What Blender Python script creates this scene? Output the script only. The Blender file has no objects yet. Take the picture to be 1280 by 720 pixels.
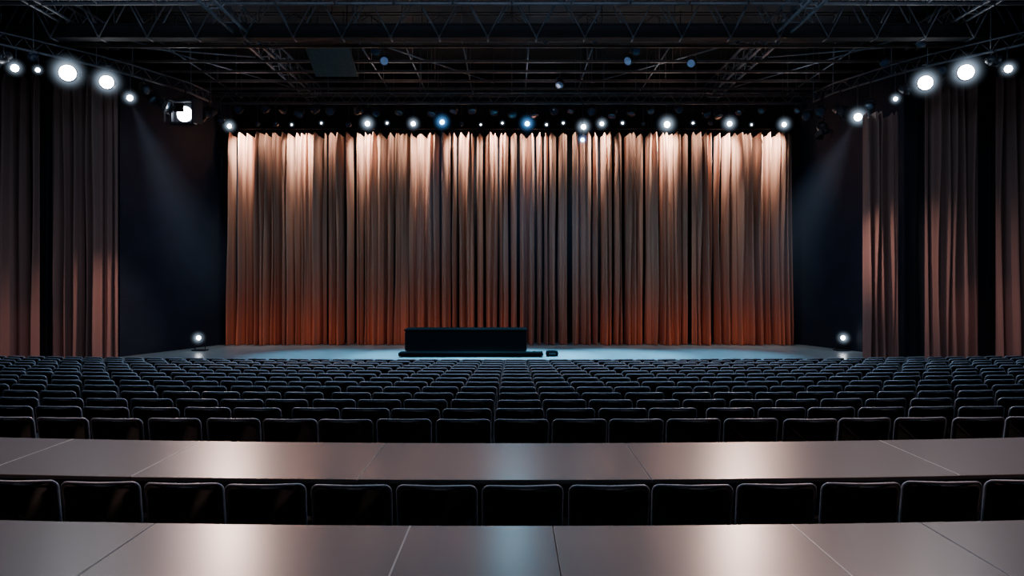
import bpy, math, random
from mathutils import Vector, Matrix, Euler
random.seed(7)
S = bpy.context.scene
COL = S.collection
CZ = 2.17

# ---------------- materials ----------------
def new_mat(name):
    m = bpy.data.materials.new(name); m.use_nodes = True
    nt = m.node_tree
    return m, nt, nt.nodes["Principled BSDF"]

def mat_basic(name, col, rough=0.5, metal=0.0, noise=0.0, nscale=8.0, bump=0.0, bscale=60.0, spec=0.5, sheen=0.0):
    m, nt, b = new_mat(name)
    b.inputs["Roughness"].default_value = rough
    b.inputs["Metallic"].default_value = metal
    b.inputs["Specular IOR Level"].default_value = spec
    b.inputs["Sheen Weight"].default_value = sheen
    tc = nt.nodes.new("ShaderNodeTexCoord")
    n = nt.nodes.new("ShaderNodeTexNoise"); n.inputs["Scale"].default_value = nscale
    n.inputs["Detail"].default_value = 4
    nt.links.new(tc.outputs["Object"], n.inputs["Vector"])
    r = nt.nodes.new("ShaderNodeValToRGB")
    k = noise
    r.color_ramp.elements[0].position = 0.3; r.color_ramp.elements[1].position = 0.7
    r.color_ramp.elements[0].color = [c*(1-k) for c in col] + [1]
    r.color_ramp.elements[1].color = [min(1, c*(1+k)) for c in col] + [1]
    nt.links.new(n.outputs["Fac"], r.inputs["Fac"])
    nt.links.new(r.outputs["Color"], b.inputs["Base Color"])
    if bump > 0:
        n2 = nt.nodes.new("ShaderNodeTexNoise"); n2.inputs["Scale"].default_value = bscale
        nt.links.new(tc.outputs["Object"], n2.inputs["Vector"])
        bp = nt.nodes.new("ShaderNodeBump"); bp.inputs["Strength"].default_value = bump
        bp.inputs["Distance"].default_value = 0.01
        nt.links.new(n2.outputs["Fac"], bp.inputs["Height"])
        nt.links.new(bp.outputs["Normal"], b.inputs["Normal"])
    return m

def mat_emit(name, col, strength):
    m, nt, b = new_mat(name)
    b.inputs["Base Color"].default_value = (0.8, 0.8, 0.8, 1)
    b.inputs["Emission Color"].default_value = (*col, 1)
    b.inputs["Emission Strength"].default_value = strength
    return m

def mat_halo(name, col, strength, power=3.0):  # lamp glow put in as a self-emitting volume, fading from the centre
    m = bpy.data.materials.new(name); m.use_nodes = True
    nt = m.node_tree; nt.nodes.clear()
    o = nt.nodes.new("ShaderNodeOutputMaterial")
    e = nt.nodes.new("ShaderNodeEmission"); e.inputs["Color"].default_value = (*col, 1)
    tc = nt.nodes.new("ShaderNodeTexCoord")
    ln = nt.nodes.new("ShaderNodeVectorMath"); ln.operation = 'LENGTH'
    nt.links.new(tc.outputs["Object"], ln.inputs[0])
    s = nt.nodes.new("ShaderNodeMath"); s.operation = 'SUBTRACT'; s.use_clamp = True
    s.inputs[0].default_value = 1.0
    nt.links.new(ln.outputs["Value"], s.inputs[1])
    p = nt.nodes.new("ShaderNodeMath"); p.operation = 'POWER'; p.inputs[1].default_value = power
    nt.links.new(s.outputs[0], p.inputs[0])
    mu = nt.nodes.new("ShaderNodeMath"); mu.operation = 'MULTIPLY'; mu.inputs[1].default_value = strength
    nt.links.new(p.outputs[0], mu.inputs[0])
    nt.links.new(mu.outputs[0], e.inputs["Strength"])
    nt.links.new(e.outputs[0], o.inputs["Volume"])
    return m

def mat_beam(name, col, strength):  # light shaft put in as an emissive volume, not scattered light
    m = bpy.data.materials.new(name); m.use_nodes = True
    nt = m.node_tree; nt.nodes.clear()
    N = nt.nodes.new; L = nt.links.new
    o = N("ShaderNodeOutputMaterial")
    e = N("ShaderNodeEmission"); e.inputs["Color"].default_value = (*col, 1)
    tc = N("ShaderNodeTexCoord"); sp = N("ShaderNodeSeparateXYZ"); L(tc.outputs["Object"], sp.inputs[0])
    def M(op, a, b=None, clamp=False):
        n = N("ShaderNodeMath"); n.operation = op; n.use_clamp = clamp
        for i, v in enumerate((a, b)):
            if v is None: continue
            if isinstance(v, (int, float)): n.inputs[i].default_value = v
            else: L(v, n.inputs[i])
        return n.outputs[0]
    x, y, z = sp.outputs
    r = M('SQRT', M('ADD', M('MULTIPLY', x, x), M('MULTIPLY', y, y)))
    nz = M('MAXIMUM', M('MULTIPLY', z, -1.0), 0.03)
    q = M('POWER', M('SUBTRACT', 1.0, M('DIVIDE', r, nz), True), 1.2)
    f = M('POWER', M('SUBTRACT', 1.0, nz, True), 1.0)
    g = M('DIVIDE', f, M('ADD', nz, 0.22))
    L(M('MULTIPLY', M('MULTIPLY', q, g), strength), e.inputs["Strength"])
    L(e.outputs[0], o.inputs["Volume"])
    return m

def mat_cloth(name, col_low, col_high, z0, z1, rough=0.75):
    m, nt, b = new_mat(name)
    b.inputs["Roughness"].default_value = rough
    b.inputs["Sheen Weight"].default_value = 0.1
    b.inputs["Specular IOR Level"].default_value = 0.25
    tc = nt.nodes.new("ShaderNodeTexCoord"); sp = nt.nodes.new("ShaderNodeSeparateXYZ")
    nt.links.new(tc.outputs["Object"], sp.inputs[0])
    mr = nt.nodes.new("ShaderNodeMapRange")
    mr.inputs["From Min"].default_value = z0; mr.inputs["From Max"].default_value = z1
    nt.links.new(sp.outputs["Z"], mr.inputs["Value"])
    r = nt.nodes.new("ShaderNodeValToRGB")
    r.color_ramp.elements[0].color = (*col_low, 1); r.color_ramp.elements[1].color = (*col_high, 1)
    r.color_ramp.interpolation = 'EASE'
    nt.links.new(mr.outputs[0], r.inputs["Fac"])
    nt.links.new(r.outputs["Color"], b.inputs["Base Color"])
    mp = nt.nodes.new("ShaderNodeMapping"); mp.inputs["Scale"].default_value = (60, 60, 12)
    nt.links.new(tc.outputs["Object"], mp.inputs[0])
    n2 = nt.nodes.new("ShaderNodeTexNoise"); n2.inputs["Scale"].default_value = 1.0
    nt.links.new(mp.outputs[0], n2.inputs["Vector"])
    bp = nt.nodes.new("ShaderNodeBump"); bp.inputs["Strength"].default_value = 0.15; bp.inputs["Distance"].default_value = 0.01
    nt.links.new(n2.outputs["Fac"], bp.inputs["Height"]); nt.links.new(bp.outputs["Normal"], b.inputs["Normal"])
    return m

M_wall = mat_basic("navy_wall_paint", (0.008, 0.012, 0.026), 0.75, noise=0.25, nscale=1.5, spec=0.3)
M_ceil = mat_basic("dark_ceiling_paint", (0.012, 0.012, 0.014), 0.85, noise=0.35, nscale=1.2)
M_floor = mat_basic("dark_carpet", (0.010, 0.011, 0.014), 0.9, noise=0.3, nscale=25, bump=0.3)
M_stage = mat_basic("satin_stage_boards", (0.26, 0.32, 0.35), 0.32, noise=0.12, nscale=3)
M_stageside = mat_basic("black_stage_fascia", (0.012, 0.012, 0.014), 0.6, noise=0.2)
M_steel = mat_basic("dark_painted_steel", (0.010, 0.010, 0.013), 0.7, metal=0.0, noise=0.3, nscale=4, spec=0.2)
M_steelb = mat_basic("rusty_brown_steel", (0.085, 0.062, 0.055), 0.55, metal=0.1, noise=0.35, nscale=3)
M_steelg = mat_basic("grey_steel_pipe", (0.12, 0.13, 0.155), 0.45, metal=0.2, noise=0.2, nscale=5)
M_black = mat_basic("black_lamp_metal", (0.03, 0.032, 0.04), 0.35, metal=0.2, noise=0.2, nscale=20)
M_fabric = mat_basic("black_seat_fabric", (0.015, 0.018, 0.024), 0.68, noise=0.3, nscale=60, bump=0.3, bscale=300, sheen=0.1, spec=0.3)
M_frame = mat_basic("grey_chair_metal", (0.54, 0.58, 0.66), 0.42, metal=0.3, noise=0.1, nscale=30)
M_legm = mat_basic("dark_chair_leg_metal", (0.05, 0.05, 0.055), 0.4, metal=0.7, noise=0.1, nscale=30)
M_table = mat_basic("satin_taupe_laminate", (0.19, 0.172, 0.175), 0.27, noise=0.0, nscale=4, spec=0.6)
M_tedge = mat_basic("grey_table_edging", (0.36, 0.34, 0.35), 0.3, noise=0.1)
M_strip = mat_basic("pale_joint_strip", (0.60, 0.58, 0.56), 0.35, noise=0.05)
M_console = mat_basic("black_vinyl", (0.004, 0.004, 0.006), 0.8, noise=0.2, nscale=15, bump=0.15, bscale=120, spec=0.1)
M_matte = mat_basic("matte_black_paint", (0.003, 0.003, 0.004), 0.95, noise=0.1, spec=0.03)
M_panel = mat_basic("grey_acoustic_panel", (0.10, 0.09, 0.085), 0.8, noise=0.15, nscale=10)
M_lensW = mat_emit("white_lit_lens", (0.90, 0.95, 1.0), 30)
M_lensBig = mat_emit("white_bright_lens", (0.93, 0.96, 1.0), 34)
M_lensB = mat_emit("blue_lit_lens", (0.25, 0.6, 1.0), 28)
M_lensS = mat_emit("dim_blue_lens", (0.12, 0.35, 1.0), 0.12)
M_lensD = mat_basic("unlit_glass_lens", (0.03, 0.05, 0.09), 0.08, noise=0.1)
M_haloW = mat_halo("lamp_glow_white", (0.60, 0.78, 1.0), 13.0, 5.2)
M_haloB = mat_halo("lamp_glow_blue", (0.12, 0.42, 1.0), 14.0, 5.0)
M_beamW = mat_beam("glow_beam_white", (0.46, 0.62, 0.95), 0.030)
M_beamB = mat_beam("glow_beam_blue", (0.25, 0.5, 1.0), 0.024)
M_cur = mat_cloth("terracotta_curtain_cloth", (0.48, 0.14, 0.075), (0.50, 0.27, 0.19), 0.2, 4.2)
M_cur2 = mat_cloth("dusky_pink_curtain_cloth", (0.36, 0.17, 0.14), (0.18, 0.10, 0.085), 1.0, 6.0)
M_black_drape = mat_cloth("black_drape_cloth", (0.008, 0.010, 0.017), (0.006, 0.008, 0.014), 0, 6, 0.85)

# ---------------- mesh builder ----------------
class MB:
    def __init__(s): s.v = []; s.f = []; s.m = []; s.sm = []
    def add(s, vs, fs, mi=0, smooth=False):
        o = len(s.v); s.v += [tuple(v) for v in vs]
        for f in fs:
            s.f.append([i+o for i in f]); s.m.append(mi); s.sm.append(smooth)
    def box(s, c, d, mi=0, rot=None, bev=0.0):
        x, y, z = d[0]/2, d[1]/2, d[2]/2
        b = min(bev, x*0.9, y*0.9, z*0.9)
        R = rot.to_matrix() if rot else None
        def T(p):
            p = Vector(p)
            if R: p = R @ p
            return p + Vector(c)
        if b <= 0:
            vs = [T((sx*x, sy*y, sz*z)) for sx in (-1, 1) for sy in (-1, 1) for sz in (-1, 1)]
            fs = [(0, 1, 3, 2), (4, 6, 7, 5), (0, 4, 5, 1), (2, 3, 7, 6), (0, 2, 6, 4), (1, 5, 7, 3)]
            s.add(vs, fs, mi); return
        rings = []
        for zz, ins in ((-z, b), (-z+b*0.3, b*0.3), (-z+b, 0), (z-b, 0), (z-b*0.3, b*0.3), (z, b)):
            X, Y = x-ins, y-ins
            c2 = b*0.7
            rings.append([T(p) for p in ((-X+c2, -Y, zz), (X-c2, -Y, zz), (X, -Y+c2, zz), (X, Y-c2, zz), (X-c2, Y, zz), (-X+c2, Y, zz), (-X, Y-c2, zz), (-X, -Y+c2, zz))])
        vs = sum(rings, []); fs = []
        for k in range(5):
            for i in range(8):
                j = (i+1) % 8
                fs.append((k*8+i, k*8+j, (k+1)*8+j, (k+1)*8+i))
        fs.append(list(range(7, -1, -1))); fs.append(list(range(40, 48)))
        s.add(vs, fs, mi)
    def tube(s, path, r, n=6, mi=0, caps=True):
        P = [Vector(p) for p in path]; rings = []
        for i, p in enumerate(P):
            if i == 0: t = P[1]-P[0]
            elif i == len(P)-1: t = P[-1]-P[-2]
            else: t = (P[i+1]-P[i]).normalized() + (P[i]-P[i-1]).normalized()
            t.normalize()
            up = Vector((0, 0, 1)) if abs(t.z) < 0.9 else Vector((0, 1, 0))
            if i == 0: a = t.cross(up).normalized()
            else:
                a = (a - t*a.dot(t)).normalized()
            b2 = t.cross(a)
            rr = r[i] if isinstance(r, (list, tuple)) else r
            rings.append([p + (a*math.cos(k*2*math.pi/n) + b2*math.sin(k*2*math.pi/n))*rr for k in range(n)])
        vs = sum(rings, []); fs = []
        for k in range(len(P)-1):
            for i in range(n):
                j = (i+1) % n
                fs.append((k*n+i, k*n+j, (k+1)*n+j, (k+1)*n+i))
        if caps:
            fs.append(list(range(n-1, -1, -1))); fs.append([(len(P)-1)*n+i for i in range(n)])
        s.add(vs, fs, mi, True)
    def lathe(s, prof, n=20, mi=0):
        vs = []; fs = []
        for (yy, rr) in prof:
            for k in range(n):
                a = 2*math.pi*k/n; vs.append((rr*math.cos(a), yy, rr*math.sin(a)))
        for k in range(len(prof)-1):
            for i in range(n):
                j = (i+1) % n
                fs.append((k*n+i, (k+1)*n+i, (k+1)*n+j, k*n+j))
        s.add(vs, fs, mi, True)
    def mesh(s, name, mats):
        me = bpy.data.meshes.new(name); me.from_pydata(s.v, [], s.f); me.update()
        for m in mats: me.materials.append(m)
        me.polygons.foreach_set("material_index", s.m)
        me.polygons.foreach_set("use_smooth", s.sm)
        return me

def link(name, data, parent=None, loc=(0, 0, 0), rot=(0, 0, 0), scale=(1, 1, 1)):
    o = bpy.data.objects.new(name, data); COL.objects.link(o)
    if parent: o.parent = parent
    o.location = loc; o.rotation_euler = rot; o.scale = scale
    return o
def tag(o, label, cat, group=None):
    o["label"] = label; o["category"] = cat
    if group: o["group"] = group
    return o
def struct(o): o["kind"] = "structure"; return o

# ---------------- room shell ----------------
XW = 15.6; ZC = 9.9; YB = 26.4; YR = -3.0
def sag(x): return x*x/200.0
ROWS = 14; RP = 0.87; D0 = 6.8; SL = 0.0586
def row_d(i): return D0 + RP*i
def row_z(i): return -SL*RP*i
mb = MB(); xs = [-XW + 2*XW*i/32 for i in range(33)]
lines = []
lines.append(([YR]*33, 0.0))
for i in range(1, ROWS):
    yb = row_d(i) - 0.2
    lines.append(([yb + sag(x) for x in xs], row_z(i-1)))
    lines.append(([yb + sag(x) for x in xs], row_z(i)))
lines.append(([19.95]*33, row_z(ROWS-1)))
lines.append(([YB+0.1]*33, row_z(ROWS-1)))
vs = [(x, y, z) for (ys, z) in lines for x, y in zip(xs, ys)]
fs = []
for k in range(len(lines)-1):
    for i in range(32):
        fs.append((k*33+i, k*33+i+1, (k+1)*33+i+1, (k+1)*33+i))
mb.add(vs, fs); FZ = row_z(ROWS-1)
struct(link("floor", mb.mesh("floor", [M_floor])))
def slab(name, c, d, mat):
    b = MB(); b.box((0, 0, 0), d); return struct(link(name, b.mesh(name, [mat]), loc=c))
zc = (ZC+FZ-0.3)/2; hz = ZC-FZ+0.3
slab("wall_left", (-XW-0.1, (YB+YR)/2, zc), (0.2, YB-YR+0.4, hz), M_wall)
slab("wall_right", (XW+0.1, (YB+YR)/2, zc), (0.2, YB-YR+0.4, hz), M_wall)
slab("wall_back", (0, YB+0.1, zc), (2*XW, 0.2, hz), M_wall)
slab("wall_rear", (0, YR-0.1, zc), (2*XW, 0.2, hz), M_wall)
slab("ceiling", (0, (YB+YR)/2, ZC+0.1), (2*XW+0.4, YB-YR+0.4, 0.2), M_ceil)
for sgn, nm in ((-1, "wall_stage_left"), (1, "wall_stage_right")):
    a = Vector((sgn*11.35, 20.75, 0)); b2 = Vector((sgn*9.85, 25.3, 0)); t = (b2-a); L = t.length
    b = MB(); b.box((0, 0, 0), (0.12, L, 8.6))
    struct(link(nm, b.mesh(nm, [M_wall]), loc=((a+b2)/2 + Vector((0, 0, 4.302))), rot=(0, 0, math.atan2(-t.x, t.y))))
mb = MB()
mb.box((0, 23.1, -0.03), (2*XW-0.1, 6.3, 0.06), 0)
mb.box((0, 23.15, (FZ-0.07)/2+0.002), (2*XW-0.3, 6.2, -FZ-0.07), 1)
struct(link("floor_stage", mb.mesh("floor_stage", [M_stage, M_stageside])))

# ---------------- curtains ----------------
def curtain(name, p0, p1, ztop, mat, label, wl=0.3, amp=0.15, zbot=0.015, seed=0, group=None, scallop=0.09, per=8, sharp=1.25, deep=0.0, depth=0.4):
    rnd = random.Random(seed)
    a = Vector((p0[0], p0[1], 0)); b = Vector((p1[0], p1[1], 0)); t = b-a; L = t.length; t.normalize()
    n = Vector((t.y, -t.x, 0))
    nf = max(3, round(L/wl))
    w = [rnd.choice((0.5, 0.7, 1.0, 1.2, 1.5)) for _ in range(nf)]
    amps = [amp*rnd.choice((0.3, 0.7, 1.0, 1.2, 1.4)) for _ in range(nf)]
    for i in range(nf):
        if 0 < i < nf-1 and rnd.random() < deep and amps[i-1] > 0: amps[i] = -depth*rnd.uniform(0.5, 1.0); w[i] = rnd.uniform(0.4, 1.5)
        elif amps[i] > 0 and w[i] > 1.1: w[i] *= 0.85
    tot = sum(w); w = [q*L/tot for q in w]
    cols = []; s0 = 0
    for i in range(nf):
        for k in range(per):
            u = k/per; cols.append((s0 + u*w[i], u, amps[i], k, i))
        s0 += w[i]
    cols.append((L, 0, amps[0], 0, nf))
    ph = [rnd.uniform(0, 6.28) for _ in range(nf+1)]
    tz = [rnd.uniform(-1, 1) for _ in range(nf+1)]
    slit = [am < 0 and rnd.random() < 0.7 for am in amps] + [False]
    NZ = 22; vs = []; fs = []
    for j in range(NZ+1):
        v = j/NZ
        for (s, u, am, _, fi) in cols:
            c0 = 0.5-0.5*math.cos(2*math.pi*u)
            pk = c0**(sharp if am > 0 else 0.6)
            zt = ztop - 0.5*scallop + c0**0.5*scallop*(1+0.4*tz[fi])
            if am < 0: zt = ztop - scallop*0.5 - scallop*0.4*c0
            z = zbot + (zt-zbot)*v
            drift = (0.035*math.sin(ph[fi] + v*3.6)+0.012*math.sin(v*9+2*ph[fi]))*c0
            fl = 1.0 + 0.25*(1-v)**3
            off = am*pk*fl + 0.03*math.sin(v*5+ph[fi])*pk
            if v > 0.97 and am > 0: off *= 0.7
            p = a + t*(s+drift) + n*off
            vs.append((p.x, p.y, z))
    nc = len(cols)
    for j in range(NZ):
        for i in range(nc-1):
            if slit[cols[i][4]] and 2 <= cols[i][3] <= per-3: continue
            fs.append((j*nc+i, j*nc+i+1, (j+1)*nc+i+1, (j+1)*nc+i))
    m = MB(); m.add(vs, fs, 0, True)
    o = link(name, m.mesh(name, [mat]))
    return tag(o, label, "curtain", group)

def X24(px, D=24.6): return (px-640)/900*D
segs = [(285, 341, .5), (341.5, 407, .45), (409.5, 470, .55), (470.5, 499, .95), (499.5, 563, .65), (565, 646, .6), (650, 709, .85), (716, 790, .65), (790.5, 861, .55), (866, 930, .5), (930.5, 992, .5)]
for k, (q0, q1, dp) in enumerate(segs):
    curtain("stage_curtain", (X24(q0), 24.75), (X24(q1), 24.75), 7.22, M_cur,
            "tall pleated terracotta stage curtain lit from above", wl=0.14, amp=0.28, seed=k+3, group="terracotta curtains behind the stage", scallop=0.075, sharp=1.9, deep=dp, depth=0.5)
curtain("backing_drape", (-9.8, 25.75), (9.8, 25.75), 7.6, M_black_drape, "black backing drape hanging behind the terracotta curtains", wl=0.6, amp=0.12, seed=90, zbot=0.0)
m = MB(); m.tube([(-9.7, 24.75, 7.42), (9.7, 24.75, 7.42)], 0.03)
for i in range(9):
    x = -9.6 + i*2.4
    m.tube([(x, 24.75, 7.42), (x, 24.75, ZC)], 0.012)
tag(link("curtain_rail", m.mesh("curtain_rail", [M_steel])), "black steel curtain rail hung from ceiling rods", "rail")

def side_pt(px):
    s = abs(px-640)/900.0
    k = (20.1-20.5)/(15.5-11.15)
    D = (20.5 - k*11.15)/(1 - k*s)
    return (math.copysign(s*D, px-640), D-0.15)
side = [(-55, 54, 0.26, .95), (70, 151, 0.26, .8), (1075, 1119, 0.26, .6), (1152, 1218, 0.26, .9), (1240, 1330, 0.26, .95)]
for k, (q0, q1, am, dp) in enumerate(side):
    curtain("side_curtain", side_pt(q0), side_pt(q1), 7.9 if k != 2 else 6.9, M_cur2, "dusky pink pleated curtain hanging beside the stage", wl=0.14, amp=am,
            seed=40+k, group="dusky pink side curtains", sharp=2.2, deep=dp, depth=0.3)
for sgn in (-1, 1):
    x0, x1 = (-15.45, -11.25) if sgn < 0 else (11.25, 15.45)
    curtain("side_drape", (x0, 20.95), (x1, 20.95), 8.8, M_black_drape, "black pleated drape behind the dusky pink curtains", wl=0.5, amp=0.10, seed=60+sgn, group="black side drapes")

# ---------------- ceiling steel ----------------
def truss(name, a, b, depth, width, chord_r, web_r, pitch, mat, label, big_bottom=0.0, group=None, wmat=None):
    a = Vector(a); b = Vector(b); t = (b-a); L = t.length; t.normalize()
    n = Vector((0, 0, 1)).cross(t)
    N = max(2, round(L/pitch))
    c = MB(); w = MB()
    up = Vector((0, 0, depth))
    for of in (-width/2, width/2):
        c.tube([a+n*of+up, b+n*of+up], chord_r)
        if big_bottom == 0: c.tube([a+n*of, b+n*of], chord_r)
        for i in range(N):
            p = a+t*(L*i/N)+n*of; q = a+t*(L*(i+0.5)/N)+n*of+up; r = a+t*(L*(i+1)/N)+n*of
            w.tube([p, q, r], web_r, n=5)
    for i in range(N+1):
        p = a+t*(L*i/N)
        w.tube([p-n*width/2, p+n*width/2], web_r, n=5)
        w.tube([p-n*width/2+up, p+n*width/2+up], web_r, n=5)
    if big_bottom > 0:
        ang = math.atan2(t.y, t.x); mid = (a+b)/2
        R = Euler((0, 0, ang)); hgt = big_bottom
        c.box(mid+Vector((0, 0, hgt-0.02)), (L, width, 0.04), 0, R)
        c.box(mid+Vector((0, 0, 0.02)), (L, width, 0.04), 0, R)
        c.box(mid+Vector((0, 0, hgt/2)), (L, width-0.04, hgt-0.08), 0, R)
    root = link(name, None, loc=(a+b)/2); root.empty_display_size = 0.3
    inv = Vector(root.location)
    c.v = [tuple(Vector(v)-inv) for v in c.v]; w.v = [tuple(Vector(v)-inv) for v in w.v]
    link("chord", c.mesh("chord", [mat]), root); link("web_bracing", w.mesh("web_bracing", [wmat or mat]), root)
    return tag(root, label, "truss", group)
truss("roof_truss", (-15.4, 18.4, 8.36), (15.4, 18.4, 8.36), 1.15, 0.3, 0.05, 0.026, 1.25, M_steel, "heavy dark steel roof truss with solid bottom girder", 0.36, "roof trusses", M_steelg)
truss("roof_truss", (-15.4, 16.9, 8.75), (15.4, 16.9, 8.75), 0.9, 0.3, 0.04, 0.025, 1.4, M_steelg, "grey steel lattice roof truss", 0, "roof trusses")
truss("roof_truss", (-13.0, 20.0, 8.8), (13.0, 20.0, 8.8), 0.8, 0.2, 0.020, 0.013, 2.0, M_steelb, "slim brown steel lattice roof truss", 0, "roof trusses")
for sx in (-6.9, 6.9):
    truss("longitudinal_truss", (sx, 14, 8.5), (sx, 25.6, 8.5), 0.5, 0.35, 0.04, 0.017, 0.9, M_steelg, "grey steel lattice truss running towards the stage", 0, "longitudinal trusses")
for sx in (-11.3, 11.3):
    truss("longitudinal_truss", (sx, 14, 8.75), (sx, 20.4, 8.75), 0.5, 0.3, 0.035, 0.018, 0.9, M_steelg, "grey steel lattice truss over the side aisle", 0, "longitudinal trusses")
for k, D in enumerate((19.2, 20.5, 21.5, 22.5, 23.4, 24.3, 25.2)):
    wd = 27 if D < 20.6 else 21.0
    m = MB(); m.box((0, 0, 0.03), (wd, 0.06, 0.014)); m.box((0, 0, -0.03), (wd, 0.06, 0.014)); m.box((0, 0, 0), (wd, 0.02, 0.05))
    for i in range(9):
        m.tube([(-9.6+2.4*i, 0, 0.035), (-9.6+2.4*i, 0, ZC-8.46)], 0.012, n=5)
    tag(link("ceiling_joist", m.mesh("ceiling_joist", [M_steelb]), loc=(0, D, 8.44)), "slim brown steel joist under the dark ceiling", "joist", "ceiling joists")
for k, sx in enumerate((-9.4, -4.1, -2.9, -1.33, 0.45, 2.2, 4.3, 9.4)):
    m = MB(); m.tube([(0, 18.7, 0), (0, 25.5, 0)], 0.022)
    for i in range(4): m.tube([(0, 19+2*i, 0), (0, 19+2*i, ZC-8.56)], 0.01, n=5)
    tag(link("ceiling_pipe", m.mesh("ceiling_pipe", [M_steelg]), loc=(sx, 0, 8.56)), "thin steel pipe running along the ceiling", "pipe", "ceiling pipes")
for k, (a, b) in enumerate((((-10.5, 19, 8.66), (-7.1, 24.5, 8.66)), ((10.5, 19, 8.66), (7.1, 24.5, 8.66)), ((-4.2, 19, 8.66), (-0.6, 23.5, 8.66)), ((6.6, 19, 8.66), (2.6, 23.5, 8.66)),
                            ((-13.2, 18.6, 8.5), (-7.4, 20.8, 8.66)), ((13.2, 18.6, 8.5), (7.4, 20.8, 8.66)))):
    m = MB(); m.tube([a, b], 0.022)
    m.tube([a, (a[0], a[1], ZC)], 0.01); m.tube([b, (b[0], b[1], ZC)], 0.01)
    tag(link("diagonal_brace", m.mesh("diagonal_brace", [M_steelg])), "thin diagonal steel brace below the ceiling", "brace", "ceiling braces")
# hung acoustic panel, tilted towards the hall
m = MB(); m.box((0, 0, 0), (1.22, 1.25, 0.05), 0, Euler((-0.40, 0, 0)), 0.015)
for sx in (-0.5, 0.5):
    m.tube([(sx, -0.35, 0.17), (sx, -0.35, ZC-8.36)], 0.01, mi=1); m.tube([(sx, 0.35, -0.13), (sx, 0.35, ZC-8.36)], 0.01, mi=1)
tag(link("ceiling_panel", m.mesh("ceiling_panel", [M_panel, M_steel]), loc=(-5.05, 20.2, 8.34)), "grey square acoustic panel hung on rods", "panel")

PZ = 7.98; PD = 23.5
m = MB(); m.tube([(-9.6, PD, PZ), (9.6, PD, PZ)], 0.035, n=8)
m.tube([(-9.6, PD, PZ+0.35), (9.6, PD, PZ+0.35)], 0.03, n=8)
for i in range(32):
    x = -9.6+0.6*i
    m.tube([(x, PD, PZ), (min(x+0.3, 9.6), PD, PZ+0.35), (min(x+0.6, 9.6), PD, PZ)], 0.012, n=5)
for i in range(7): m.tube([(-9+3*i, PD, PZ+0.35), (-9+3*i, PD, ZC)], 0.015, n=5)
tag(link("lighting_truss", m.mesh("lighting_truss", [M_steelg])), "long steel lighting truss above the curtain tops", "truss")
sidepath = [(12.9, 17.2, 7.98), (12.1, 18.2, 7.98), (11.2, 19.4, 7.98), (10.7, 20.3, 7.98), (9.9, 22.2, 7.98), (9.75, 23.3, 7.98)]
for sgn in (-1, 1):
    m = MB(); P = [(sgn*p[0], p[1], p[2]) for p in sidepath]
    m.tube(P, 0.035, n=8); m.tube([(p[0], p[1], p[2]+0.3) for p in P], 0.025, n=8)
    for p in P: m.tube([p, (p[0], p[1], ZC)], 0.015, n=5)
    for i in range(len(P)-1):
        A = Vector(P[i]); B = Vector(P[i+1])
        for k in range(3):
            s = A.lerp(B, k/3); e = A.lerp(B, (k+1)/3); mid = (s+e)/2+Vector((0, 0, 0.3))
            m.tube([s, mid, e], 0.01, n=5)
    tag(link("lighting_truss", m.mesh("lighting_truss", [M_steelg])), "steel lighting truss curving along the side wall", "truss")

# ---------------- stage lamps ----------------
m = MB(); m.lathe([(-1.0, 0.90), (-1.0, 1.0), (-0.85, 1.06), (-0.8, 0.98), (0.2, 0.92), (0.25, 0.97), (0.35, 0.97), (0.4, 0.86), (0.9, 0.72), (1.25, 0.5), (1.35, 0.0)], 24)
me_body = m.mesh("lamp_housing", [M_black])
m = MB(); m.lathe([(-1.0, 0.0), (-0.98, 0.5), (-0.93, 0.8), (-0.86, 0.93)], 24)
me_lens = {}
for k, mt in (("W", M_lensW), ("X", M_lensBig), ("B", M_lensB), ("D", M_lensD), ("S", M_lensS)):
    me_lens[k] = m.mesh("lens", [mt])
m = MB(); m.tube([(-1.12, 0, 0), (-1.14, 0, 0.8), (-0.9, 0, 1.45), (0, 0, 1.55), (0.9, 0, 1.45), (1.14, 0, 0.8), (1.12, 0, 0)], 0.09, n=6)
m.tube([(-1.2, 0, 0), (-0.9, 0, 0)], 0.2, n=8); m.tube([(0.9, 0, 0), (1.2, 0, 0)], 0.2, n=8)
me_yoke = m.mesh("yoke", [M_black])
m = MB(); m.tube([(0, 0, 0), (0, 0, 1)], 0.12, n=6); m.box((0, 0, 0.93), (0.5, 0.4, 0.14))
me_clamp = m.mesh("mounting_clamp", [M_black])
me_barns = []
for (c, d, r) in (((0, -1.25, 1.29), (1.7, 0.75, 0.05), (-0.45, 0, 0)), ((0, -1.25, -1.29), (1.7, 0.75, 0.05), (0.45, 0, 0)),
                  ((-1.28, -1.25, 0), (0.05, 0.75, 1.7), (0, 0, 0.45)), ((1.28, -1.25, 0), (0.05, 0.75, 1.7), (0, 0, -0.45))):
    m = MB(); m.box(c, d, 0, Euler(r)); me_barns.append(m.mesh("barn_door", [M_black]))
m = MB(); m.lathe([(math.cos(math.pi*i/12)*-1.0, max(0.001, math.sin(math.pi*i/12))) for i in range(13)], 20)
me_halo = {"W": m.mesh("glow_halo", [M_haloW]), "B": m.mesh("glow_halo", [M_haloB])}; me_halo["X"] = me_halo["W"]  # added spheres imitating the glow around lit lenses
m = MB()
n = 24
vs = [(0.0, 0.0, 0.0)] + [(math.cos(2*math.pi*k/n), math.sin(2*math.pi*k/n), -1) for k in range(n)]
fs = [(0, 1+k, 1+(k+1) % n) for k in range(n)] + [[n-k for k in range(n)]]
m.add(vs, fs)
me_beam = {"W": m.mesh("glow_beam", [M_beamW]), "B": m.mesh("glow_beam", [M_beamB])}

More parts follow.
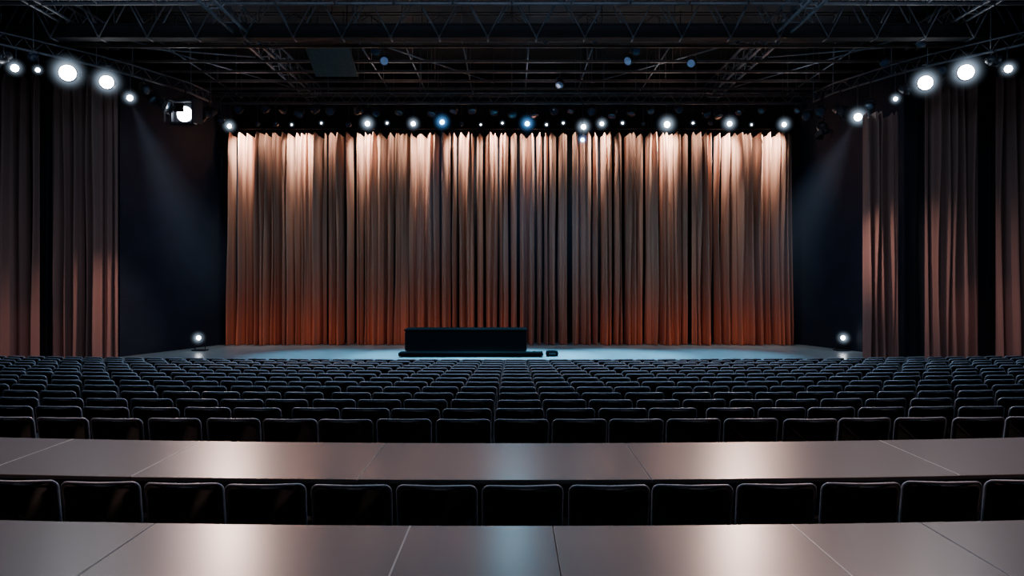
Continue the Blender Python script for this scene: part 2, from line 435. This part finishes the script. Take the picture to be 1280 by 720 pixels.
def lamp(loc, r, kind, tilt=0.15, yaw=0.0, pipe_z=7.98, halo=0.0, label=None, group=None, barn=False):
    root = link("stage_lamp", None, loc=loc, rot=(0, 0, yaw), scale=(r, r, r)); root.empty_display_size = 0.5
    link("lamp_housing", me_body, root, rot=(tilt, 0, 0))
    link("lens", me_lens[kind], root, rot=(tilt, 0, 0))
    link("yoke", me_yoke, root)
    if barn:
        for q in me_barns: link("barn_door", q, root, rot=(tilt, 0, 0))
    dz = (pipe_z-loc[2])/r - 1.5
    link("mounting_clamp", me_clamp, root, loc=(0, 0, 1.5), scale=(1, 1, max(0.3, dz)))
    if halo > 0 and kind in me_halo:
        link("glow_halo", me_halo[kind], root, loc=(0, -1.0, 0), scale=(halo/r, halo/r, halo/r))
    lab = label or {"W": "black stage lamp with glowing white lens", "X": "large black stage lamp with dazzling white lens",
                    "B": "black stage lamp with blue glowing lens", "D": "black stage lamp switched off", "S": "black stage lamp with dim blue lens"}[kind]
    tag(root, lab, "stage lamp", group or ("back row stage lamps"))
    return root

def W(px, py, D): return ((px-640)/900*D, D, CZ+(352-py)/900*D)
row = [(288, 158, .08, "W", .36), (322, 155, .07, "D", 0), (345, 155, .08, "D", 0), (365, 156, .028, "W", .15), (402, 154, .028, "W", .15), (436, 156, .08, "D", 0), (460, 155, .09, "W", .42),
       (484, 154, .034, "W", .17), (517, 155, .08, "W", .36), (553, 153, .085, "B", .42), (577, 155, .06, "D", 0), (601, 156, .025, "W", .13), (628, 154, .03, "W", .16),
       (659, 155, .085, "B", .42), (683, 156, .034, "W", .16), (704, 154, .034, "W", .16), (729, 159, .09, "W", .42), (752, 155, .07, "W", .34), (778, 154, .04, "W", .17),
       (804, 155, .06, "D", 0), (833, 156, .11, "W", .5), (866, 154, .034, "W", .16), (888, 154, .06, "D", 0), (911, 155, .09, "W", .42), (939, 156, .028, "W", .15), (979, 156, .085, "W", .4)]
for (px, py, r, k, h) in row:
    lamp(W(px, py, PD), r, k, tilt=0.12, halo=h)
lamp(W(728, 175, 23.0), .07, "B", halo=.3, label="small blue stage lamp hung below the row")
for px in (300, 333, 357, 376, 392, 415, 448, 472, 500, 540, 565, 590, 615, 640, 670, 694, 716, 741, 765, 790, 815, 850, 880, 900, 925, 955, 1000):
    lamp(W(px+random.uniform(-3, 3), 140+random.uniform(-4, 3), PD+0.05), .10+random.uniform(0, .04), "D", tilt=random.uniform(0.2, 1.2), yaw=random.uniform(-.8, .8), group="unlit lamps above the curtain")
sl = [(20, 86, .10, "X", .34, 17.9), (48, 88, .06, "W", .22, 18.2), (87, 93, .22, "X", .66, 18.7), (135, 104, .19, "X", .60, 19.4), (163, 123, .09, "W", .34, 20.1),
      (1259, 87, .10, "X", .34, 17.9), (1205, 92, .21, "X", .64, 18.7), (1155, 105, .20, "X", .60, 19.3), (1119, 124, .06, "W", .28, 19.9), (1072, 147, .12, "X", .48, 20.9)]
for (px, py, r, k, h, D) in sl:
    lamp(W(px, py, D), r, k, tilt=0.1, halo=h, yaw=(0.35 if px < 640 else -0.35), group="side stage lamps")
for (px, py, r, D, ti, ya) in ((4, 72, .16, 17.7, .5, -.9), (38, 70, .13, 18.6, .3, 1.0), (190, 122, .14, 21.2, .8, 1.0), (205, 130, .15, 21.3, .5, 1.4), (262, 140, .17, 22.6, .3, -1.2), (275, 148, .13, 23, 1.2, .5), (180, 112, .12, 20.6, .2, 1.2),
                        (1028, 160, .17, 22.4, 1.2, .3), (1026, 138, .14, 22.5, .5, -.6), (1050, 138, .17, 21.8, .5, 1.2), (1088, 130, .13, 20.7, .9, -.9), (1010, 145, .14, 23, .2, -.8), (1132, 112, .13, 19.7, .3, 1.3), (1242, 76, .14, 18.1, .2, 1.4), (1180, 86, .12, 19.4, .5, -1.0)):
    lamp(W(px, py, D), r, "D", tilt=ti, yaw=ya, group="unlit side stage lamps", barn=(r > .14))
for (px, py, k, D) in ((680, 47, "D", 18.9), (480, 75, "S", 19.6), (787, 75, "S", 19.6), (865, 78, "S", 20.4), (700, 104, "D", 21.6), (1105, 76, "D", 19.3), (1152, 52, "D", 18.9), (742, 47, "D", 18.9), (920, 47, "D", 18.9), (470, 62, "D", 19.9), (795, 62, "D", 20.2)):
    lamp(W(px, py, D), .12, k, tilt=0.8 if k != "S" else 0.5, yaw=random.uniform(-1, 1), pipe_z=8.4, group="lamps on ceiling joists")

root = link("flood_light", None, loc=W(230, 141, 21.6))
m = MB(); m.box((0, 0.12, 0), (0.62, 0.2, 0.62), 0, None, 0.04)
for q in (-1, 1):
    m.box((q*0.33, -0.06, 0), (0.06, 0.2, 0.72)); m.box((0, -0.06, q*0.33), (0.66, 0.2, 0.06))
link("housing", m.mesh("housing", [M_black]), root)
m = MB(); m.lathe([(-0.05, 0.0), (-0.03, 0.20), (0.0, 0.23)], 24); m.v = [(x+0.02, y, z-0.04) for x, y, z in m.v]; link("lens", m.mesh("lens", [M_lensW]), root)
m = MB(); m.box((-0.12, -0.09, 0.14), (0.30, 0.03, 0.26), 0, None, 0.01); link("barn_door", m.mesh("barn_door", [M_matte]), root)
m = MB(); m.tube([(-0.4, 0.1, 0), (-0.4, 0.1, 0.45), (0.4, 0.1, 0.45), (0.4, 0.1, 0)], 0.025)
m.tube([(0, 0.1, 0.45), (0, 0.1, 0.75)], 0.03); link("yoke", m.mesh("yoke", [M_black]), root)
for sx in (-1, 1):
    m = MB(); m.box((sx*0.48, -0.2, 0), (0.03, 0.4, 0.72), 0, Euler((0, 0, -sx*0.4))); link("side_flap", m.mesh("side_flap", [M_black]), root)
tag(root, "square flood light with barn door and bright lens", "stage lamp")

for px in (250, 1052):
    x, y, z = W(px, 422, 22.6)
    root = link("floor_spotlight", None, loc=(x, y, 0))
    m = MB(); m.box((0, 0, 0.02), (0.4, 0.35, 0.04), 0, None, 0.01); link("base", m.mesh("base", [M_black]), root)
    m = MB(); m.tube([(-0.16, 0, 0.04), (-0.16, 0, z), (0.16, 0, z), (0.16, 0, 0.04)], 0.016); link("yoke", m.mesh("yoke", [M_black]), root)
    link("lamp_housing", me_body, root, loc=(0, 0, z), scale=(.11, .11, .11)); link("lens", me_lens["X"], root, loc=(0, 0, z), scale=(.075, .11, .075))
    link("glow_halo", me_halo["X"], root, loc=(0, -0.13, z), scale=(.34, .34, .34))
    tag(root, "small floor spotlight shining on the stage boards", "floor spotlight", "floor spotlights")

def beam(a, b, R, k):  # added glowing cone standing in for lamp light in haze
    a = Vector(a); b = Vector(b); d = b-a; L = d.length
    q = d.to_track_quat('-Z', 'Y')
    o = link("glow_beam", me_beam[k], loc=a, scale=(R, R, L)); o.rotation_mode = 'QUATERNION'; o.rotation_quaternion = q
    return tag(o, "soft glowing cone imitating a beam of light from stage lamp", "light beam", "light beams")
beam(W(1070, 149, 20.85), (7.4, 22.6, 0.9), 2.4, "W")
beam(W(163, 125, 20.1), (-8.9, 22.2, 1.2), 2.0, "W")
beam(W(728, 176, 22.95), (2.0, 23.2, 1.6), 1.6, "B")
beam(W(553, 155, 23.4), (-2.8, 23.4, 1.8), 1.6, "B")
beam(W(659, 155, 23.4), (0.2, 23.4, 1.8), 1.6, "B")

# ---------------- stage furniture ----------------
root = link("stage_console", None, loc=(-1.37, 21.75, 0))
m = MB(); m.box((0, 0, 0.40), (3.62, 0.85, 0.60), 0, None, 0.05); link("body", m.mesh("body", [M_console]), root)
m = MB(); m.box((0, 0, 0.73), (3.66, 0.88, 0.07), 0, None, 0.03); link("padded_top", m.mesh("padded_top", [M_matte]), root)
m = MB(); m.box((0, 0, 0.05), (3.5, 0.78, 0.10), 0); link("plinth", m.mesh("plinth", [M_black]), root)
tag(root, "long black box-shaped console with rounded top edges", "console")
root = link("low_platform", None, loc=(-1.18, 20.85, 0))
m = MB(); m.box((0, 0, 0.085), (4.15, 0.5, 0.09), 0, None, 0.012); link("deck", m.mesh("deck", [M_matte]), root)
m = MB(); m.box((0, 0, 0.02), (4.0, 0.44, 0.04)); link("plinth", m.mesh("plinth", [M_matte]), root)
tag(root, "low thin black platform in front of the console", "platform")
root = link("floor_monitor", None, loc=(1.16, 20.9, 0))
m = MB(); m.box((0, 0, 0.085), (0.36, 0.26, 0.17), 0, None, 0.06); link("cabinet", m.mesh("cabinet", [M_matte]), root)
m = MB(); m.box((0, -0.132, 0.085), (0.2, 0.012, 0.05), 0); link("grille", m.mesh("grille", [M_stageside]), root)
tag(root, "small black rounded floor monitor on the stage", "speaker")

# ---------------- tables ----------------
TZ = 0.81
def table(x0, x1, f0, b0, label, group, pale=False):
    g = 0.0025
    cx = (x0+x1)/2
    root = link("desk", None, loc=(cx, (f0+b0)/2, 0))
    def F(x): return f0+.0115*x*x
    def B(x): return b0+.0115*x*x
    n = 8; X = [x0+g+(x1-x0-2*g)*i/n for i in range(n+1)]
    ox, oy = root.location.x, root.location.y
    def ring(z, ins):
        r = []
        for i, x in enumerate(X):
            xx = x + (ins if i == 0 else -ins if i == n else 0); r.append((xx-ox, F(x)+ins-oy, z))
        for i, x in reversed(list(enumerate(X))):
            xx = x + (ins if i == 0 else -ins if i == n else 0); r.append((xx-ox, B(x)-ins-oy, z))
        return r
    m = MB(); k = 2*(n+1)
    rs = [ring(TZ-0.03, 0.003), ring(TZ-0.027, 0), ring(TZ-0.003, 0), ring(TZ, 0.003)]
    vs = sum(rs, [])
    m.add(vs, [(a*k+i, a*k+(i+1) % k, (a+1)*k+(i+1) % k, (a+1)*k+i) for a in range(3) for i in range(k)], 1)
    top = [(3*k+i, 3*k+i+1, 3*k+(k-2-i), 3*k+(k-1-i)) for i in range(n)]
    bot = [(i, k-1-i, k-2-i, i+1) for i in range(n)]
    for f in top: m.f.append(list(f)); m.m.append(0); m.sm.append(False)
    for f in bot: m.f.append(list(f)); m.m.append(1); m.sm.append(False)
    link("desk_top", m.mesh("desk_top", [M_table, M_tedge]), root)
    if pale:
        m = MB(); ya, yb2 = F(x0)+0.004-oy, B(x0)-0.004-oy
        m.box((x0-ox, (ya+yb2)/2, TZ), (0.009, yb2-ya, 0.003)); link("joint_strip", m.mesh("joint_strip", [M_strip]), root)["label"] = "pale joint strip"
    ln = x1-x0
    m = MB(); yb = (f0+b0)/2+0.25+.0115*cx*cx-oy
    m.box((0, yb, 0.50), (ln-0.3, 0.025, 0.42), 0); link("modesty_panel", m.mesh("modesty_panel", [M_stageside]), root)
    for sx in (-1, 1):
        m = MB(); xx = sx*(ln/2-0.12)
        m.box((xx, yb-0.02, 0.4), (0.05, 0.09, 0.73)); m.box((xx, yb-0.1, 0.02), (0.06, 0.62, 0.04), 0, None, 0.01); m.box((xx, yb-0.1, 0.76), (0.05, 0.6, 0.03))
        link("leg", m.mesh("leg", [M_legm]), root)
    tag(root, label, "desk", group)
jb = [-6.0, -3.79, -2.66, -1.065, 0.962, 3.147, 5.6]
for i in range(6): table(jb[i], jb[i+1], 4.94, 6.06, "satin taupe desk panel in a long curved row", "curved desk row before the audience chairs", i in (1, 2, 5))
ja = [-3.9, -2.01, -0.567, 0.227, 1.57, 2.305, 3.9]
for i in range(6): table(ja[i], ja[i+1], 2.95, 4.01, "glossy taupe desk panel behind a row of chairs", "curved desk row behind the desk chairs", i in (2, 4))

# ---------------- chairs ----------------
CR = 0.042
def outline(w0, w1, h, r, seg=4):
    pts = []
    cs = [(-w0/2, 0, 180), (w0/2, 0, 270), (w1/2, h, 0), (-w1/2, h, 90)]
    rr = [0.03, 0.03, r, r]
    for (x, z, a0), q in zip(cs, rr):
        cx = x - math.copysign(q, x); cz = z + q if z == 0 else z - q
        for k in range(seg+1):
            a = math.radians(a0 + 90*k/seg)
            pts.append((cx+q*math.cos(a), cz+q*math.sin(a)))
    return pts
def bend(x, z, y):
    return (x, y + 0.55*x*x - 0.16*z, z)
def add_back(mb, mi=0, seg=4, z0=0.43, h=0.44):
    o = outline(0.475, 0.498, h, CR, seg); n = len(o); cz = h/2
    def ring(y, s):
        return [(bend(x*(1-s*2/0.49), cz+(z-cz)*(1-s*2/h), y)) for x, z in o]
    R = [ring(-0.026, 0.018), ring(-0.021, 0.004), ring(-0.01, 0), ring(0.018, 0), ring(0.035, 0.02), ring(0.042, 0.07)]
    vs = [(x, y, z+z0) for r in R for x, y, z in r]
    fs = [(a*n+i, (a+1)*n+i, (a+1)*n+(i+1) % n, a*n+(i+1) % n) for a in range(5) for i in range(n)]
    fs = [tuple(reversed(f)) for f in fs]
    fs.append(list(range(n))); fs.append([5*n+i for i in range(n)][::-1])
    mb.add(vs, fs, mi, True)
def add_frame(mb, mi=0, seg=4, ns=6, z0=0.43, h=0.44, rad=0.009):
    cs = [(0.240, 0.0), (0.250, 0.2), (0.252, h-CR)]
    right = [bend(x, z, -0.010) for x, z in cs]
    arc = []
    for k in range(1, seg+1):
        a = math.radians(90*k/seg); arc.append(bend(0.252-CR+CR*math.cos(a), h-CR+0.003+CR*math.sin(a), -0.010))
    half = right+arc
    path = half + [bend(0, h+0.004, -0.010)] + [(-x, y, z) for x, y, z in reversed(half)]
    mb.tube([(x, y, z+z0) for x, y, z in path], rad, ns, mi)
def add_seat(mb, mi=0):
    mb.box((0, 0.265, 0.44), (0.46, 0.43, 0.075), mi, None, 0.03)
def leg_path(sx, rear):
    if rear: return [(sx*0.240, 0.03, 0.43), (sx*0.243, 0.0, 0.2), (sx*0.245, -0.05, 0.0)]
    return [(sx*0.235, 0.43, 0.42), (sx*0.24, 0.45, 0.2), (sx*0.245, 0.47, 0.0)]
m = MB(); add_back(m); me_cb = m.mesh("backrest", [M_fabric])
m = MB(); add_frame(m, ns=8); m.tube([(-0.235, 0.03, 0.40), (0.235, 0.03, 0.40)], 0.01, 6); m.tube([(-0.235, 0.03, 0.40), (-0.235, 0.43, 0.40)], 0.01, 6); m.tube([(0.235, 0.03, 0.40), (0.235, 0.43, 0.40)], 0.01, 6)
me_cf = m.mesh("back_frame", [M_frame])
m = MB(); add_seat(m); me_cs = m.mesh("seat", [M_fabric])
me_leg = []
for sx in (-1, 1):
    for rear in (0, 1):
        m = MB(); m.tube(leg_path(sx, rear), 0.011, 6); me_leg.append(m.mesh("leg", [M_legm]))
def whole(mb, seg=3, rad=0.011):
    add_back(mb, 0, seg); add_frame(mb, 1, seg, 4, rad=rad); add_seat(mb, 0)
    for sx in (-1, 1):
        for rear in (0, 1): mb.tube(leg_path(sx, rear), 0.011, 4, 2)
m = MB(); whole(m); me_whole = m.mesh("chair", [M_fabric, M_frame, M_legm])

def chair_full(x, y, z, rz, label, group):
    root = link("auditorium_chair", None, loc=(x, y, z), rot=(0, 0, rz)); root.empty_display_size = 0.2
    link("backrest", me_cb, root); link("back_frame", me_cf, root); link("seat", me_cs, root)
    for q in me_leg: link("leg", q, root)
    tag(root, label, "chair", group)
count = 0
for n in range(-6, 7):
    x = 0.066+0.545*n
    chair_full(x+random.uniform(-.01, .01), 4.62+.0115*x*x, 0.0, random.uniform(-.03, .03), "black padded chair with grey frame tucked at desk", "chairs at the desk row"); count += 1
PIT = 0.545
stuff = MB(); smallb = MB(); whole(smallb, 2, 0.014)
for i in range(ROWS):
    d = row_d(i); z = row_z(i)
    half = min(d*640/900+0.35+0.002*d*d, 14.6)
    n = int(half/PIT)
    for k in range(-n, n+1):
        x = 0.08+PIT*k
        if abs(x) > 2.2: x += math.copysign(0.10*((i*0.618) % 1.0), x)
        jt = min(0.11, 0.03+0.008*i*abs(x)/4)
        jx = random.uniform(-.012, .012); rz = random.uniform(-jt, jt)*0.7 + math.atan(x/60)*1.0
        y = d + sag(x) + random.uniform(-.02, .02)
        if i < 4:
            chair_full(x+jx, y, z, rz, "black padded auditorium chair with thin grey frame", "audience chairs in rows"); count += 1
        elif i < 10 and count < 305:
            o = link("auditorium_chair", me_whole, loc=(x+jx, y, z), rot=(0, 0, rz))
            tag(o, "black padded auditorium chair with thin grey frame", "chair", "audience chairs in rows"); count += 1
        else:
            R = Matrix.Rotation(rz, 3, 'Z'); T = Vector((x+jx, y, z))
            o0 = len(stuff.v)
            stuff.v += [tuple(R @ Vector(v) + T) for v in smallb.v]
            stuff.f += [[q+o0 for q in f] for f in smallb.f]; stuff.m += smallb.m; stuff.sm += smallb.sm
o = link("auditorium_chairs", stuff.mesh("auditorium_chairs", [M_fabric, M_frame, M_legm]))
tag(o, "black padded audience chairs in rows beside the stage", "chairs"); o["kind"] = "stuff"
print("chairs", count)

# ---------------- lights ----------------
def spot(loc, tgt, W_, col, ang=60, blend=0.7, r=0.1):
    l = bpy.data.lights.new("spot", 'SPOT'); l.energy = W_; l.color = col; l.spot_size = math.radians(ang); l.spot_blend = blend; l.shadow_soft_size = r
    o = bpy.data.objects.new("spot", l); COL.objects.link(o); o.location = loc
    d = Vector(tgt)-Vector(loc); o.rotation_euler = d.to_track_quat('-Z', 'Y').to_euler(); return o
def area(loc, tgt, W_, col, sx, sy):
    l = bpy.data.lights.new("area", 'AREA'); l.shape = 'RECTANGLE'; l.size = sx; l.size_y = sy; l.energy = W_; l.color = col
    o = bpy.data.objects.new("area", l); COL.objects.link(o); o.location = loc
    d = Vector(tgt)-Vector(loc); o.rotation_euler = d.to_track_quat('-Z', 'Y').to_euler(); return o
WARM = (1.0, 0.80, 0.66)
for px, e in ((303, 1.2), (372, 1.0), (455, .85), (528, .55), (577, .4), (622, .65), (672, .1), (750, .55), (832, 1.0), (905, 1.1), (965, 1.1)):
    x = (px-640)/900*24.3
    spot((x, 24.05, 7.6), (x, 24.70, 2.4), 340*e, WARM if px != 672 else (.7, .8, 1), 44, 1.0, 0.05)
    spot((x, 23.85, 7.42), (x, 24.50, 6.92), 1000*max(e, .75), (1, .87, .74), 72, 1.0, 0.05)
for px in (337, 413, 492, 648, 712, 790, 868, 935):
    x = (px-640)/900*24.3
    spot((x, 23.95, 7.45), (x, 24.50, 7.0), 110, (1, .85, .72), 80, 1.0, 0.06)
for px in range(296, 990, 42):
    if 640 < px < 720 or 465 < px < 505: continue
    x = (px-640)/900*24
    spot((x, 23.4, 0.10), (x, 24.8, 0.9), 13, (1.0, 0.47, 0.28), 110, 1.0, 0.12)
spot((0.9, 20.5, 7.9), (0.9, 24.6, 3.4), 260, (0.35, 0.55, 1.0), 46, 1.0, 0.2)
for x, e in ((-5.5, .4), (-2.6, 1), (0.2, 1.3), (3.0, 1), (6.0, .4)):
    spot((x, 21.4, 7.3), (x, 21.0, 0), 8500*e, (0.20, 0.68, 1.0), 42, 1.0, 0.1)
for x in (-8.8, 8.8):
    spot((x*1.05, 22.0, 7.3), (x, 22.0, 0), 380, (0.8, 0.88, 1.0), 40, 1.0, 0.1)
# added side curtain wash, no fixtures, raking from the stage side
spot((-8.2, 18.6, 3.0), (-11.6, 20.4, 1.2), 260, (1.0, 0.70, 0.60), 56, 1.0, 0.1)
spot((-11.0, 17.0, 2.0), (-14.0, 20.3, 0.0), 42, (1.0, 0.55, 0.50), 44, 1.0, 0.15)
spot((8.2, 18.6, 3.8), (11.4, 20.4, 2.6), 270, (1.0, 0.76, 0.67), 66, 1.0, 0.1)
spot((11.0, 17.0, 2.4), (13.6, 20.3, 0.8), 50, (1.0, 0.58, 0.50), 44, 1.0, 0.15)
# added spots brightening the navy wing walls
spot((-8.5, 20.4, 6.0), (-10.7, 22.4, 3.6), 40, (0.35, 0.52, 1.0), 50, 1.0, 0.3)
spot((8.5, 20.4, 6.0), (10.7, 22.4, 3.6), 40, (0.35, 0.52, 1.0), 50, 1.0, 0.3)
# stage lamps shining over the audience
for px, e, c in ((285, 1.0, (1, .66, .56)), (640, .09, (.3, .72, 1.0)), (925, 1.0, (1, .66, .56)), (1095, .6, (1, .70, .60))):
    x = (px-640)/900*22.6
    spot((x, 22.6, 7.45), (x*0.35, 9.0, 0.2), 1900*e, c, 62, 1.0, 0.3)
# added out-of-frame spots, no fixtures, putting warm streaks on the desk tops
for x, e, c in ((-6.9, 1, (1, .64, .54)), (5.6, 1.0, (1, .64, .54)), (8.3, .7, (1, .68, .58))):
    spot((x, 15.4, 9.0), (x*0.45, 4.0, 0.8), 850*e, c, 34, 1.0, 0.35)
# added soft cool fill, unseen above the seats, to lift their rims
area((0, 13, 9.6), (0, 13, 0), 950, (0.52, 0.72, 1.0), 22, 4)
# soft added fill above desks: warm at the sides, cool in the middle
spot((-7.5, 4.8, 8.8), (-4.2, 4.5, 0.8), 700, (1.0, 0.62, 0.53), 44, 1.0, 0.6)
spot((7.5, 4.8, 8.8), (4.2, 4.5, 0.8), 700, (1.0, 0.62, 0.53), 44, 1.0, 0.6)
spot((0, 4.2, 9.2), (0, 4.6, 0.8), 130, (0.45, 0.78, 1.0), 30, 1.0, 0.6)
# added upward spots imitating lamp spill on the ceiling steel
for x, e, c in ((-8, .8, (.75, .82, 1)), (-3.5, 1, (1, .84, .74)), (1, 1, (.75, .80, 1)), (4.5, 1, (1, .84, .74)), (8.5, .8, (.75, .82, 1))):
    spot((x, 21.6, 7.3), (x, 21.4, 9.9), 95*e, c, 128, 1.0, 0.4)
for x in (-9, 0, 9):  # added off-frame spots brightening the front roof trusses
    spot((x, 11.5, 7.2), (x, 17.5, 9.0), 110, (0.7, 0.8, 1.0), 80, 1.0, 0.4)

w = bpy.data.worlds.new("World"); S.world = w; w.use_nodes = True
w.node_tree.nodes["Background"].inputs[0].default_value = (0.25, 0.4, 0.8, 1)
w.node_tree.nodes["Background"].inputs[1].default_value = 0.01

cam = bpy.data.cameras.new("cam"); co = bpy.data.objects.new("camera", cam); COL.objects.link(co)
cam.sensor_width = 36; cam.lens = 36*900/1280; cam.shift_y = -8/1280; cam.clip_end = 200
co.location = (0, 0, CZ); co.rotation_euler = (math.pi/2, 0, 0)
S.camera = co
